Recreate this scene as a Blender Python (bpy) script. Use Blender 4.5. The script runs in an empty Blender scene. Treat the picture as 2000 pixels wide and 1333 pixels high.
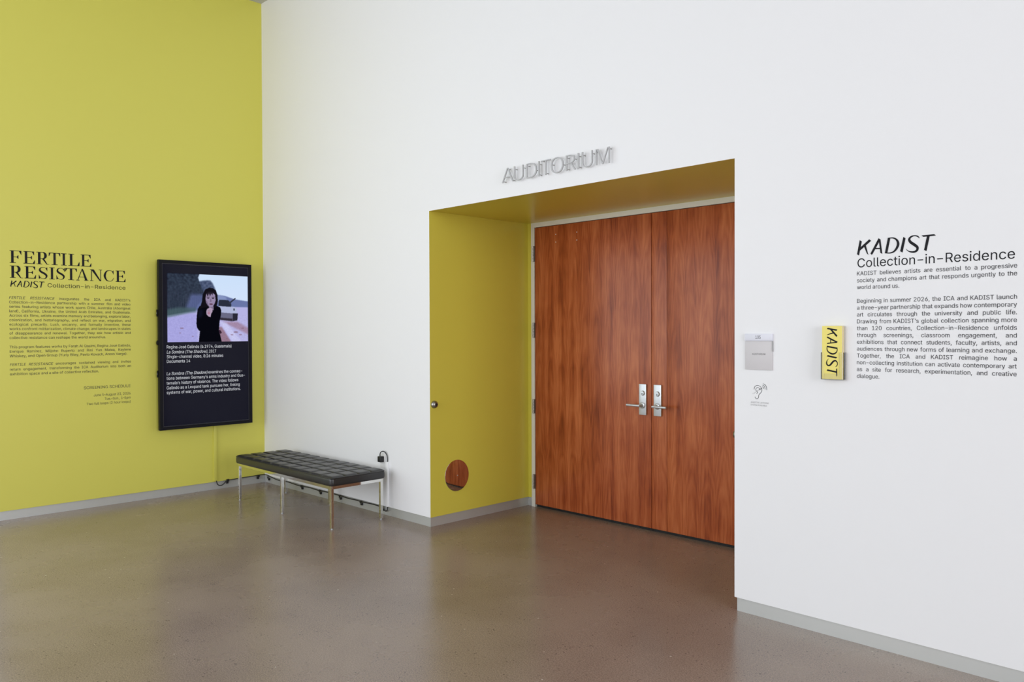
import bpy, bmesh, math, random, os
import numpy as np
from mathutils import Vector, Matrix
from mathutils.geometry import tessellate_polygon

random.seed(4)
SC = bpy.context.scene
COL = SC.collection
PI = math.pi

# ------------------------------------------------------------------ camera
CAM = (7.58504, -3.95602, 1.55)
YAW, PITCH, ROLL, FPX = -0.78805, -0.01302, -0.00332, 1556.23
_f = Vector((math.sin(YAW) * math.cos(PITCH), math.cos(YAW) * math.cos(PITCH), math.sin(PITCH)))
_r0 = Vector((math.cos(YAW), -math.sin(YAW), 0.0))
_u0 = _r0.cross(_f)
_c, _s = math.cos(ROLL), math.sin(ROLL)
_r = _c * _r0 + _s * _u0
_u = -_s * _r0 + _c * _u0
cd = bpy.data.cameras.new('camera')
cd.sensor_width = 36.0
cd.lens = FPX / 2000.0 * 36.0
cd.clip_start = 0.05
cam = bpy.data.objects.new('camera', cd)
COL.objects.link(cam)
cam.matrix_world = Matrix(((_r.x, _u.x, -_f.x, CAM[0]), (_r.y, _u.y, -_f.y, CAM[1]), (_r.z, _u.z, -_f.z, CAM[2]), (0, 0, 0, 1)))
SC.camera = cam

# ------------------------------------------------------------------ room numbers (metres)
XL, XR, ZT, DEP = 2.691, 5.343, 2.491, 1.113       # door recess: left, right, soffit height, depth
BASE, EPS = 0.076, 0.0104                          # baseboard height and how far it sits behind the wall face
HC = 4.892                                         # ceiling
XE, YS = 15.0, -9.0                                # far side and rear of the lobby
WY = -2.36                                         # where the yellow wall ends and the glazing begins

# ------------------------------------------------------------------ world, lights, exposure
w = bpy.data.worlds.new('world')
SC.world = w
w.use_nodes = True
bg = w.node_tree.nodes['Background']
bg.inputs[0].default_value = (0.80, 0.90, 1.0, 1)
bg.inputs[1].default_value = 0.6
SC.view_settings.view_transform = 'Standard'
SC.view_settings.look = 'None'
SC.view_settings.gamma = 1.0
SC.view_settings.use_curve_mapping = False
SC.view_settings.exposure = -0.03


def area(name, loc, direction, sx, sy, power, color):
    l = bpy.data.lights.new(name, 'AREA')
    l.shape = 'RECTANGLE'
    l.size, l.size_y = sx, sy
    l.energy = power
    l.color = color
    o = bpy.data.objects.new(name, l)
    COL.objects.link(o)
    o.location = loc
    o.rotation_euler = Vector(direction).to_track_quat('-Z', 'Y').to_euler()
    return o


# daylight entering through the glazing of the rear and left walls
area('daylight_rear', (3.4, YS + 0.16, 2.40), (0, 1, 0), 4.9, 4.2, 262.0, (0.965, 0.975, 1.0))
area('fill_right', (XE - 0.16, -3.3, 2.40), (-1, 0, 0), 4.3, 4.2, 430.0, (0.965, 0.97, 1.0))  # fill light added to brighten the yellow wall and left jamb
area('daylight_left', (0.16, (WY + YS) / 2 - 0.1, 2.40), (1, 0, 0), 6.2, 4.2, 165.0, (0.86, 0.96, 1.0))

CY = SC.cycles
CY.use_denoising = True
CY.transparent_max_bounces = 32
CY.max_bounces = 10
CY.diffuse_bounces = 6
CY.glossy_bounces = 5
CY.sample_clamp_indirect = 8.0


# ------------------------------------------------------------------ helpers
def srgb(r, g, b):
    f = lambda c: (c / 255 / 12.92) if c / 255 <= 0.04045 else ((c / 255 + 0.055) / 1.055) ** 2.4
    return (f(r), f(g), f(b), 1.0)


def mat(name, col, rough=0.5, metal=0.0, spec=0.5, emit=None, estr=1.0):
    m = bpy.data.materials.new(name)
    m.use_nodes = True
    b = m.node_tree.nodes['Principled BSDF']
    b.inputs['Base Color'].default_value = col if len(col) == 4 else (*col, 1)
    b.inputs['Roughness'].default_value = rough
    b.inputs['Metallic'].default_value = metal
    b.inputs['Specular IOR Level'].default_value = spec
    if emit is not None:
        b.inputs['Emission Color'].default_value = emit
        b.inputs['Emission Strength'].default_value = estr
    return m


def nodes(m):
    nt = m.node_tree
    return nt, nt.nodes['Principled BSDF'], (lambda t: nt.nodes.new(t)), (lambda a, b: nt.links.new(a, b))


def bumped(m, scale, strength, dist=0.001, detail=3):
    nt, b, N, L = nodes(m)
    tc = N('ShaderNodeTexCoord')
    n = N('ShaderNodeTexNoise')
    n.inputs['Scale'].default_value = scale
    n.inputs['Detail'].default_value = detail
    bp = N('ShaderNodeBump')
    bp.inputs['Strength'].default_value = strength
    bp.inputs['Distance'].default_value = dist
    L(tc.outputs['Object'], n.inputs['Vector'])
    L(n.outputs['Fac'], bp.inputs['Height'])
    L(bp.outputs['Normal'], b.inputs['Normal'])
    return m


# ------------------------------------------------------------------ materials
M = {}
M['white'] = bumped(mat('white_paint', (0.84, 0.845, 0.865, 1), 0.55, spec=0.3), 90, 0.12, 0.001)
M['yellow'] = bumped(mat('yellow_paint', (0.665, 0.635, 0.112, 1), 0.42, spec=0.4), 90, 0.10, 0.001)
M['yellow_gloss'] = bumped(mat('yellow_satin_paint', (0.69, 0.615, 0.085, 1), 0.30, spec=0.5), 60, 0.06, 0.001)
M['frame'] = mat('frame_paint', srgb(228, 227, 220), 0.35)
M['base'] = mat('satin_aluminium', (0.57, 0.585, 0.575, 1), 0.30, metal=0.42)
M['chrome'] = mat('chrome', (0.78, 0.78, 0.76, 1), 0.06, metal=1.0)
M['mirror'] = mat('polished_steel', (0.72, 0.70, 0.68, 1), 0.04, metal=1.0)
M['steel'] = mat('satin_steel', (0.60, 0.62, 0.65, 1), 0.32, metal=0.60)
M['steel_dark'] = mat('dull_steel', (0.35, 0.34, 0.32, 1), 0.35, metal=1.0)
M['black'] = mat('black_plastic', (0.012, 0.012, 0.014, 1), 0.38)
M['rubber'] = mat('black_rubber', (0.006, 0.006, 0.006, 1), 0.7)
M['case'] = mat('black_case', (0.010, 0.010, 0.013, 1), 0.45, spec=0.10)
M['vinyl'] = mat('black_vinyl', (0.012, 0.012, 0.016, 1), 0.6, spec=0.15)
M['vinyl_soft'] = mat('charcoal_vinyl', (0.045, 0.045, 0.052, 1), 0.6, spec=0.15)
M['vinyl_mid'] = mat('mid_grey_vinyl', (0.13, 0.13, 0.14, 1), 0.5)
M['vinyl_grey'] = mat('grey_vinyl', (0.36, 0.36, 0.37, 1), 0.5)
M['letter'] = mat('brushed_letter', (0.44, 0.44, 0.45, 1), 0.45, metal=0.15)
M['plaque'] = mat('plaque_grey', (0.60, 0.58, 0.595, 1), 0.45)
M['plaque_top'] = mat('plaque_white', (0.70, 0.71, 0.79, 1), 0.35)
M['outlet'] = mat('white_plastic', (0.80, 0.80, 0.80, 1), 0.4)
M['leaflet'] = mat('leaflet_yellow', srgb(236, 221, 112), 0.45)
M['paper'] = mat('leaflet_edge', srgb(225, 212, 190), 0.7)
M['dark'] = mat('dark_void', (0.004, 0.004, 0.004, 1), 0.8)
M['ceiling'] = mat('ceiling_paint', (0.55, 0.55, 0.54, 1), 0.8)
M['mullion'] = mat('window_frame_grey', (0.25, 0.26, 0.27, 1), 0.4, metal=0.6)

# leather
m = mat('black_leather', (0.019, 0.019, 0.021, 1), 0.36, spec=0.62)
M['leather'] = bumped(m, 700, 0.25, 0.0006)

# acrylic
def clear(name, tint):
    m = bpy.data.materials.new(name)
    m.use_nodes = True
    nt = m.node_tree
    nt.nodes.clear()
    _o = nt.nodes.new('ShaderNodeOutputMaterial')
    _mx = nt.nodes.new('ShaderNodeMixShader')
    _tr = nt.nodes.new('ShaderNodeBsdfTransparent')
    _tr.inputs[0].default_value = (tint, tint, tint, 1)
    _gl = nt.nodes.new('ShaderNodeBsdfGlossy')
    _gl.inputs['Roughness'].default_value = 0.04
    _fr = nt.nodes.new('ShaderNodeFresnel')
    _fr.inputs[0].default_value = 1.25
    nt.links.new(_fr.outputs[0], _mx.inputs[0])
    nt.links.new(_tr.outputs[0], _mx.inputs[1])
    nt.links.new(_gl.outputs[0], _mx.inputs[2])
    nt.links.new(_mx.outputs[0], _o.inputs[0])
    return m


M['acrylic'] = clear('clear_acrylic', 0.985)
M['glass'] = clear('window_glass', 0.97)


def ramp(N, stops):
    r = N('ShaderNodeValToRGB')
    e = r.color_ramp.elements
    while len(e) < len(stops):
        e.new(0.5)
    for k, (p, c) in enumerate(stops):
        e[k].position = p
        e[k].color = c
    return r


# polished concrete with fine aggregate
m = mat('polished_concrete', (0.2, 0.17, 0.14, 1), 0.22, spec=0.5)
nt, b, N, L = nodes(m)
tc = N('ShaderNodeTexCoord')
big = N('ShaderNodeTexNoise'); big.inputs['Scale'].default_value = 0.9; big.inputs['Detail'].default_value = 5; big.inputs['Roughness'].default_value = 0.55
med = N('ShaderNodeTexNoise'); med.inputs['Scale'].default_value = 9; med.inputs['Detail'].default_value = 4
fine = N('ShaderNodeTexNoise'); fine.inputs['Scale'].default_value = 150; fine.inputs['Detail'].default_value = 5; fine.inputs['Roughness'].default_value = 0.85
vor = N('ShaderNodeTexVoronoi'); vor.inputs['Scale'].default_value = 75
vor2 = N('ShaderNodeTexVoronoi'); vor2.inputs['Scale'].default_value = 26
for t in (big, med, fine, vor, vor2):
    L(tc.outputs['Object'], t.inputs['Vector'])
r1 = ramp(N, [(0.35, (0.232, 0.176, 0.143, 1)), (0.65, (0.305, 0.238, 0.197, 1))])
L(big.outputs['Fac'], r1.inputs['Fac'])
r2 = ramp(N, [(0.38, (0.58, 0.58, 0.56, 1)), (0.62, (1.34, 1.32, 1.30, 1))])
L(fine.outputs['Fac'], r2.inputs['Fac'])
mx = N('ShaderNodeMix'); mx.data_type = 'RGBA'; mx.blend_type = 'MULTIPLY'; mx.inputs['Factor'].default_value = 1.0
L(r1.outputs['Color'], mx.inputs['A']); L(r2.outputs['Color'], mx.inputs['B'])
# dark aggregate chips: small voronoi cells picked by their random colour
sp = N('ShaderNodeSeparateColor'); L(vor.outputs['Color'], sp.inputs['Color'])
gt = N('ShaderNodeMath'); gt.operation = 'GREATER_THAN'; gt.inputs[1].default_value = 0.88; L(sp.outputs['Red'], gt.inputs[0])
lt = N('ShaderNodeMath'); lt.operation = 'LESS_THAN'; lt.inputs[1].default_value = 0.33; L(vor.outputs['Distance'], lt.inputs[0])
mu = N('ShaderNodeMath'); mu.operation = 'MULTIPLY'; L(gt.outputs[0], mu.inputs[0]); L(lt.outputs[0], mu.inputs[1])
msk = ramp(N, [(0.42, (0, 0, 0, 1)), (0.60, (0.75, 0.75, 0.75, 1))]); L(med.outputs['Fac'], msk.inputs['Fac'])
mu2 = N('ShaderNodeMath'); mu2.operation = 'MULTIPLY'; L(mu.outputs[0], mu2.inputs[0]); L(msk.outputs['Color'], mu2.inputs[1])
mx2 = N('ShaderNodeMix'); mx2.data_type = 'RGBA'; L(mu2.outputs[0], mx2.inputs['Factor'])
L(mx.outputs['Result'], mx2.inputs['A']); mx2.inputs['B'].default_value = (0.045, 0.038, 0.034, 1)
# rare pale chips
sp2 = N('ShaderNodeSeparateColor'); L(vor2.outputs['Color'], sp2.inputs['Color'])
g2 = N('ShaderNodeMath'); g2.operation = 'GREATER_THAN'; g2.inputs[1].default_value = 0.965; L(sp2.outputs['Green'], g2.inputs[0])
l2 = N('ShaderNodeMath'); l2.operation = 'LESS_THAN'; l2.inputs[1].default_value = 0.12; L(vor2.outputs['Distance'], l2.inputs[0])
m3 = N('ShaderNodeMath'); m3.operation = 'MULTIPLY'; L(g2.outputs[0], m3.inputs[0]); L(l2.outputs[0], m3.inputs[1])
mx3 = N('ShaderNodeMix'); mx3.data_type = 'RGBA'; L(m3.outputs[0], mx3.inputs['Factor'])
L(mx2.outputs['Result'], mx3.inputs['A']); mx3.inputs['B'].default_value = (0.55, 0.50, 0.44, 1)
L(mx3.outputs['Result'], b.inputs['Base Color'])
rr = ramp(N, [(0.3, (0.21, 0.21, 0.21, 1)), (0.7, (0.31, 0.31, 0.31, 1))]); L(big.outputs['Fac'], rr.inputs['Fac'])
L(rr.outputs['Color'], b.inputs['Roughness'])
bp = N('ShaderNodeBump'); bp.inputs['Strength'].default_value = 0.10; bp.inputs['Distance'].default_value = 0.002
L(med.outputs['Fac'], bp.inputs['Height']); L(bp.outputs['Normal'], b.inputs['Normal'])
M['floor'] = m

# cherry veneer: book-matched flitches with arches, streaks and fine grain running up the door
m = mat('cherry_veneer', (0.3, 0.08, 0.03, 1), 0.30, spec=0.36)
nt, b, N, L = nodes(m)


def math_(op, a=None, bb=None, av=None, bv=None):
    n = N('ShaderNodeMath')
    n.operation = op
    if a is not None: L(a, n.inputs[0])
    if bb is not None: L(bb, n.inputs[1])
    if av is not None: n.inputs[0].default_value = av
    if bv is not None: n.inputs[1].default_value = bv
    return n.outputs[0]


tc = N('ShaderNodeTexCoord')
sx = N('ShaderNodeSeparateXYZ'); L(tc.outputs['Object'], sx.inputs[0])
X, Z = sx.outputs['X'], sx.outputs['Z']
pp = math_('PINGPONG', math_('ADD', X, bv=0.05), bv=0.128)
flit = math_('FLOOR', math_('DIVIDE', math_('ADD', X, bv=0.05), bv=0.256))
cmb = N('ShaderNodeCombineXYZ'); L(math_('ADD', math_('MULTIPLY', pp, bv=7.0), math_('MULTIPLY', flit, bv=0.35)), cmb.inputs[0]); L(math_('MULTIPLY', Z, bv=1.5), cmb.inputs[2])
nz = N('ShaderNodeTexNoise'); nz.inputs['Scale'].default_value = 1.0; nz.inputs['Detail'].default_value = 4; L(cmb.outputs[0], nz.inputs['Vector'])
q2 = math_('POWER', math_('MULTIPLY', math_('SUBTRACT', pp, bv=0.062), bv=15.0), bv=2.0)
val = math_('ADD', math_('ADD', q2, math_('MULTIPLY', Z, bv=1.3)), math_('MULTIPLY', nz.outputs['Fac'], bv=2.4))
arch = math_('PINGPONG', math_('MULTIPLY', val, bv=2.1), bv=0.5)
cm2 = N('ShaderNodeCombineXYZ'); L(math_('MULTIPLY', X, bv=15.0), cm2.inputs[0]); L(math_('MULTIPLY', Z, bv=0.55), cm2.inputs[2])
st = N('ShaderNodeTexNoise'); st.inputs['Scale'].default_value = 1.0; st.inputs['Detail'].default_value = 5; st.inputs['Roughness'].default_value = 0.6; L(cm2.outputs[0], st.inputs['Vector'])
cm3 = N('ShaderNodeCombineXYZ'); L(math_('MULTIPLY', X, bv=190.0), cm3.inputs[0]); L(math_('MULTIPLY', Z, bv=7.0), cm3.inputs[2])
gr = N('ShaderNodeTexNoise'); gr.inputs['Scale'].default_value = 1.0; gr.inputs['Detail'].default_value = 3; L(cm3.outputs[0], gr.inputs['Vector'])
cm4 = N('ShaderNodeCombineXYZ'); L(math_('MULTIPLY', X, bv=2.0), cm4.inputs[0]); L(math_('MULTIPLY', Z, bv=1.2), cm4.inputs[2])
bl = N('ShaderNodeTexNoise'); bl.inputs['Scale'].default_value = 2.2; bl.inputs['Detail'].default_value = 2; L(cm4.outputs[0], bl.inputs['Vector'])
tot = math_('ADD', math_('MULTIPLY', arch, bv=0.13), math_('MULTIPLY', st.outputs['Fac'], bv=0.52))
tot = math_('ADD', tot, math_('MULTIPLY', gr.outputs['Fac'], bv=0.20))
tot = math_('ADD', tot, math_('MULTIPLY', bl.outputs['Fac'], bv=0.26))
rw = ramp(N, [(0.38, (0.190, 0.033, 0.0095, 1)), (0.50, (0.37, 0.083, 0.024, 1)), (0.64, (0.54, 0.160, 0.056, 1))])
L(tot, rw.inputs['Fac'])
L(rw.outputs['Color'], b.inputs['Base Color'])
M['wood'] = m

# pixels of the screen come from vertex colours that glow
m = bpy.data.materials.new('screen_picture')
m.use_nodes = True
nt = m.node_tree
nt.nodes.clear()
_o = nt.nodes.new('ShaderNodeOutputMaterial')
_e = nt.nodes.new('ShaderNodeEmission')
_v = nt.nodes.new('ShaderNodeVertexColor')
_v.layer_name = 'pic'
nt.links.new(_v.outputs['Color'], _e.inputs['Color'])
_e.inputs['Strength'].default_value = 1.0
nt.links.new(_e.outputs[0], _o.inputs[0])
M['picture'] = m
M['screen'] = mat('lit_black_screen', (0.004, 0.004, 0.006, 1), 0.15, spec=0.12, emit=srgb(13, 13, 27), estr=1.0)
M['screen_text'] = mat('lit_white_text', (0.0, 0.0, 0.0, 1), 0.5, emit=srgb(205, 208, 215), estr=1.0)


# ------------------------------------------------------------------ mesh building
class MB:
    def __init__(s):
        s.v, s.f, s.mi = [], [], []

    def quad(s, a, b, c, d, mi=0):
        n = len(s.v)
        s.v += [a, b, c, d]
        s.f.append((n, n + 1, n + 2, n + 3))
        s.mi.append(mi)

    def box(s, x0, x1, y0, y1, z0, z1, mi=0):
        x0, x1 = min(x0, x1), max(x0, x1)
        y0, y1 = min(y0, y1), max(y0, y1)
        z0, z1 = min(z0, z1), max(z0, z1)
        n = len(s.v)
        s.v += [(x0, y0, z0), (x1, y0, z0), (x1, y1, z0), (x0, y1, z0), (x0, y0, z1), (x1, y0, z1), (x1, y1, z1), (x0, y1, z1)]
        for q in ((0, 3, 2, 1), (4, 5, 6, 7), (0, 1, 5, 4), (1, 2, 6, 5), (2, 3, 7, 6), (3, 0, 4, 7)):
            s.f.append(tuple(n + i for i in q))
            s.mi.append(mi)
        return s

    def lathe(s, prof, origin, axis, seg=32):
        """profile [(radius, height)] turned about axis"""
        ax = Vector(axis).normalized()
        a = Vector((0, 0, 1)) if abs(ax.z) < 0.9 else Vector((1, 0, 0))
        e1 = ax.cross(a).normalized()
        e2 = ax.cross(e1)
        o = Vector(origin)
        n = len(s.v)
        for (r, h) in prof:
            for k in range(seg):
                t = 2 * PI * k / seg
                s.v.append(tuple(o + ax * h + (e1 * math.cos(t) + e2 * math.sin(t)) * r))
        for i in range(len(prof) - 1):
            for k in range(seg):
                k2 = (k + 1) % seg
                s.f.append((n + i * seg + k, n + i * seg + k2, n + (i + 1) * seg + k2, n + (i + 1) * seg + k))
                s.mi.append(0)
        s.f.append(tuple(n + k for k in range(seg))[::-1]); s.mi.append(0)
        s.f.append(tuple(n + (len(prof) - 1) * seg + k for k in range(seg))); s.mi.append(0)
        return s

    def tube(s, pts, r, seg=10):
        P = [Vector(p) for p in pts]
        n = len(s.v)
        up = None
        for i, p in enumerate(P):
            t = (P[min(i + 1, len(P) - 1)] - P[max(i - 1, 0)]).normalized()
            if up is None:
                up = Vector((0, 0, 1)) if abs(t.z) < 0.9 else Vector((0, 1, 0))
            e1 = t.cross(up).normalized()
            e2 = e1.cross(t).normalized()
            up = e2
            for k in range(seg):
                a = 2 * PI * k / seg
                s.v.append(tuple(p + (e1 * math.cos(a) + e2 * math.sin(a)) * r))
        for i in range(len(P) - 1):
            for k in range(seg):
                k2 = (k + 1) % seg
                s.f.append((n + i * seg + k, n + i * seg + k2, n + (i + 1) * seg + k2, n + (i + 1) * seg + k)); s.mi.append(0)
        s.f.append(tuple(n + k for k in range(seg))[::-1]); s.mi.append(0)
        s.f.append(tuple(n + (len(P) - 1) * seg + k for k in range(seg))); s.mi.append(0)
        return s

    def build(s, name, mats, parent=None, bevel=0, smooth=False, fix=True):
        me = bpy.data.meshes.new(name)
        me.from_pydata(s.v, [], s.f)
        mats = mats if isinstance(mats, (list, tuple)) else [mats]
        for q in mats:
            me.materials.append(q)
        for p, i in zip(me.polygons, s.mi):
            p.material_index = i
        if fix or bevel:
            bm = bmesh.new()
            bm.from_mesh(me)
            if bevel:
                bmesh.ops.bevel(bm, geom=bm.edges[:], offset=bevel, segments=2, affect='EDGES', profile=0.6)
            if fix:
                bmesh.ops.recalc_face_normals(bm, faces=bm.faces)
            bm.to_mesh(me)
            bm.free()
        if smooth:
            me.shade_smooth()
            me.set_sharp_from_angle(angle=math.radians(38))
        o = bpy.data.objects.new(name, me)
        COL.objects.link(o)
        if parent is not None:
            o.parent = parent
            o.matrix_parent_inverse = Matrix.Translation(-Vector(parent_loc(parent)))
        return o


def parent_loc(p):
    """world origin of a parent: roots sit at their location, parts have the identity"""
    return Vector(p.location) if (p is not None and p.parent is None) else Vector((0, 0, 0))


def tag(o, label, cat, group=None):
    o['label'] = label
    o['category'] = cat
    if group:
        o['group'] = group
    return o


def thing(name, loc, label, cat, group=None):
    o = bpy.data.objects.new(name, None)
    o.empty_display_size = 0.1
    COL.objects.link(o)
    o.location = loc
    return tag(o, label, cat, group)


def struct(o):
    o['kind'] = 'structure'
    return o


# ------------------------------------------------------------------ room shell
T = 1.30                                            # the white wall is as thick as the recess is deep
mb = MB()
mb.box(-0.4, XE + 0.3, YS - 0.3, DEP + 0.35, -0.12, 0.0)
struct(mb.build('floor', M['floor']))

mb = MB()
mb.box(-0.4, XE + 0.3, YS - 0.3, T + 0.1, HC, HC + 0.15)
struct(mb.build('ceiling', M['ceiling']))

# white wall with the deep door recess: material 1 (yellow satin) lines the recess
mb = MB()
mb.box(0.0, XL, 0.0, T, BASE, HC)
mb.box(XR, XE, 0.0, T, BASE, HC)
mb.box(XL, XR, 0.0, T, ZT, HC)
mb.box(0.0, XL - EPS - 0.004, EPS + 0.004, T, 0.0, BASE)
mb.box(XR + EPS + 0.004, XE, EPS + 0.004, T, 0.0, BASE)
ob = struct(mb.build('wall_back', [M['white'], M['yellow_gloss']]))
for p in ob.data.polygons:
    c, n = p.center, p.normal
    if abs(n.x) > .9 and (abs(c.x - XL) < 1e-3 or abs(c.x - XR) < 1e-3) and c.z < 3.0 and len(p.vertices) == 4:
        p.material_index = 1
    if n.z < -.9 and abs(c.z - ZT) < 1e-3:
        p.material_index = 1
# the jamb faces run the full height inside the wall, only their part below the soffit shows

mb = MB()
mb.box(XL - 0.002, 2.734, DEP, DEP + 0.15, BASE, ZT)
mb.box(XL - 0.002, 2.734, DEP + EPS, DEP + 0.15, 0, BASE)
ob = struct(mb.build('wall_recess', M['yellow_gloss']))

mb = MB()
mb.box(-0.25, 0.0, WY, 0.0, BASE, HC)
mb.box(-0.25, -EPS - 0.004, WY, 0.0, 0, BASE)
struct(mb.build('wall_left', M['yellow']))
mb = MB()
mb.box(XE, XE + 0.2, YS, -5.55, 0.0, HC)
mb.box(XE, XE + 0.2, -1.05, T, 0.0, HC)
mb.box(XE, XE + 0.2, -5.55, -1.05, HC - 0.3, HC)
struct(mb.build('wall_right', M['white']))
mb = MB()
mb.box(-0.25, 0.9, YS - 0.2, YS, 0.0, HC)
mb.box(5.9, XE, YS - 0.2, YS, 0.0, HC)
mb.box(0.9, 5.9, YS - 0.2, YS, HC - 0.3, HC)
struct(mb.build('wall_rear', M['white']))


def window(name, fixed, a0, a1, z0, z1, along, n):
    """curtain-wall glazing along x or y with slim mullions"""
    def bx(m, p0, p1, q0, q1, d0, d1):
        if along == 'x':
            m.box(p0, p1, fixed + d0, fixed + d1, q0, q1)
        else:
            m.box(fixed + d0, fixed + d1, p0, p1, q0, q1)
    fr = MB()
    bx(fr, a0, a1, z0, z0 + 0.06, -0.06, 0.02)
    bx(fr, a0, a1, z1 - 0.06, z1, -0.06, 0.02)
    for k in range(n + 1):
        p = a0 + (a1 - a0 - 0.05) * k / n
        bx(fr, p, p + 0.05, z0 + 0.06, z1 - 0.06, -0.06, 0.02)
    o = struct(fr.build(name, M['mullion']))
    for k in range(n):
        g = MB()
        p = a0 + (a1 - a0 - 0.05) * k / n
        bx(g, p + 0.05, a0 + (a1 - a0 - 0.05) * (k + 1) / n, z0 + 0.06, z1 - 0.06, -0.025, -0.015)
        g.build('pane', M['glass'], o)
    return o


window('window_1', -0.02, YS, WY, 0.0, HC, 'y', 4)
window('window_2', YS - 0.02, 0.9, 5.9, 0.0, HC - 0.3, 'x', 3)
window('fill_window', XE + 0.06, -5.55, -1.05, 0.0, HC - 0.3, 'y', 3)  # unseen window added to go with the right-hand fill light

# recessed metal baseboards
mb = MB()
mb.box(0.0, XL - EPS - 0.0041, EPS, EPS + 0.004, 0.0, BASE - 0.001)
ob = struct(mb.build('baseboard_back', M['base']))
mb = MB()
mb.box(XR + EPS + 0.0041, XE, EPS, EPS + 0.004, 0.0, BASE - 0.001)
ob = struct(mb.build('baseboard_right', M['base']))
mb = MB()
mb.box(-EPS - 0.004, -EPS, WY, EPS, 0.0, BASE - 0.001)
struct(mb.build('baseboard_left', M['base']))
mb = MB()
mb.box(XL - EPS - 0.004, XL - EPS, EPS, DEP + EPS, 0.0, BASE - 0.001)
mb.box(XL - EPS, 2.734, DEP + EPS - 0.004, DEP + EPS, 0.0, BASE - 0.001)
mb.box(XR + EPS, XR + EPS + 0.004, EPS, DEP, 0.0, BASE - 0.001)
struct(mb.build('baseboard_recess', M['base']))

# ------------------------------------------------------------------ door frame and the two leaves
FX0, FX1, DT = 2.734, 2.775, 2.447          # frame outer and inner edge, head height
FR0, FR1 = 5.245, 5.286
mb = MB()
mb.box(FX0, FX1 - 0.002, DEP - 0.004, DEP + 0.15, 0, ZT)
mb.box(FR0 + 0.002, FR1, DEP - 0.004, DEP + 0.15, 0, ZT)
mb.box(FX1 - 0.002, FR0 + 0.002, DEP - 0.004, DEP + 0.15, DT + 0.004, ZT)
mb.box(FX1 - 0.002, FX1 + 0.012, DEP + 0.052, DEP + 0.15, 0, DT + 0.004, 1)  # stops coloured black to paint the shadow line round the leaves
mb.box(FR0 - 0.012, FR0 + 0.002, DEP + 0.052, DEP + 0.15, 0, DT + 0.004, 1)
mb.box(FX1 + 0.012, FR0 - 0.012, DEP + 0.052, DEP + 0.15, DT - 0.012, DT + 0.004, 1)
fr = struct(mb.build('trim_1', [M['frame'], M['rubber']]))
mb = MB()
mb.box(FR1, XR + 0.002, DEP, DEP + 0.15, 0, ZT)
struct(mb.build('wall_recess_right', M['yellow_gloss']))
mb = MB()
mb.box(FX1 - 0.03, FR0 + 0.03, DEP + 0.151, DEP + 0.20, 0.0, DT + 0.05)
struct(mb.build('dark_behind_door', M['dark']))  # black sheet standing in for the darkness beyond the door gaps

MEET, SEAM = 4.0065, 4.147
ZB = 0.024


def box_bm(x0, x1, y0, y1, z0, z1, name, m_, parent, bevel=0.0):
    a = MB()
    a.box(x0, x1, y0, y1, z0, z1)
    return a.build(name, m_, parent, bevel=bevel, smooth=bevel > 0)


d1 = struct(box_bm(FX1 + 0.002, MEET - 0.002, DEP, DEP + 0.044, ZB, DT, 'door_1', M['wood'], None, 0.0012))
d2 = struct(box_bm(SEAM + 0.0012, FR0 - 0.002, DEP, DEP + 0.044, ZB, DT, 'door_2', M['wood'], None, 0.0012))
box_bm(MEET + 0.002, SEAM - 0.0012, DEP, DEP + 0.044, ZB, DT, 'edge_strip', M['wood'], d2, 0.0012)
box_bm(MEET + 0.0025, FR0 - 0.004, DEP + 0.0442, DEP + 0.050, ZB, DT - 0.002, 'backing_board', M['rubber'], d2)
box_bm(MEET - 0.02, MEET + 0.0024, DEP + 0.0446, DEP + 0.050, ZB, DT - 0.002, 'meeting_gap_shade', M['rubber'], d1)  # black strip painting the shade in the gap between the leaves
box_bm(FX1 + 0.004, MEET - 0.002, DEP + 0.020, DEP + 0.034, 0.001, ZB + 0.0, 'bottom_gap_shade', M['rubber'], d1)  # black strips under both leaves stand in for the shaded floor gap
box_bm(MEET + 0.002, FR0 - 0.004, DEP + 0.020, DEP + 0.034, 0.001, ZB + 0.0, 'bottom_gap_shade', M['rubber'], d2)

# hinges: barrel with five knuckles on the pull side
for (z0, z1) in ((2.152, 2.290), (1.487, 1.619), (0.823, 0.948), (0.160, 0.288)):
    hx = 2.7675
    h = MB()
    hh = (z1 - z0)
    for k in range(5):
        a = z0 + hh * k / 5 + 0.0012
        bb = z0 + hh * (k + 1) / 5 - 0.0012
        h.lathe([(0.0075, 0), (0.0085, 0.001), (0.0085, bb - a - 0.001), (0.0075, bb - a)], (hx, DEP - 0.0135, a), (0, 0, 1), 14)
    h.lathe([(0.0055, 0), (0.0055, hh)], (hx, DEP - 0.0135, z0), (0, 0, 1), 10)
    hg = h.build('hinge', M['steel_dark'], d1, smooth=True)
    box_bm(hx - 0.014, hx + 0.014, DEP - 0.0075, DEP - 0.0035, z0 + 0.001, z1 - 0.001, 'hinge_leaf', M['steel_dark'], hg)

# old screws of a removed plate
for (x, z) in ((3.023, 2.371), (3.023, 2.305), (3.258, 2.369), (3.258, 2.303)):
    s_ = MB()
    s_.lathe([(0.0045, 0), (0.0042, 0.0015), (0.002, 0.0022)], (x, DEP, z), (0, -1, 0), 12)
    s_.build('screw', M['outlet'], d1, smooth=True)


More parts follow.
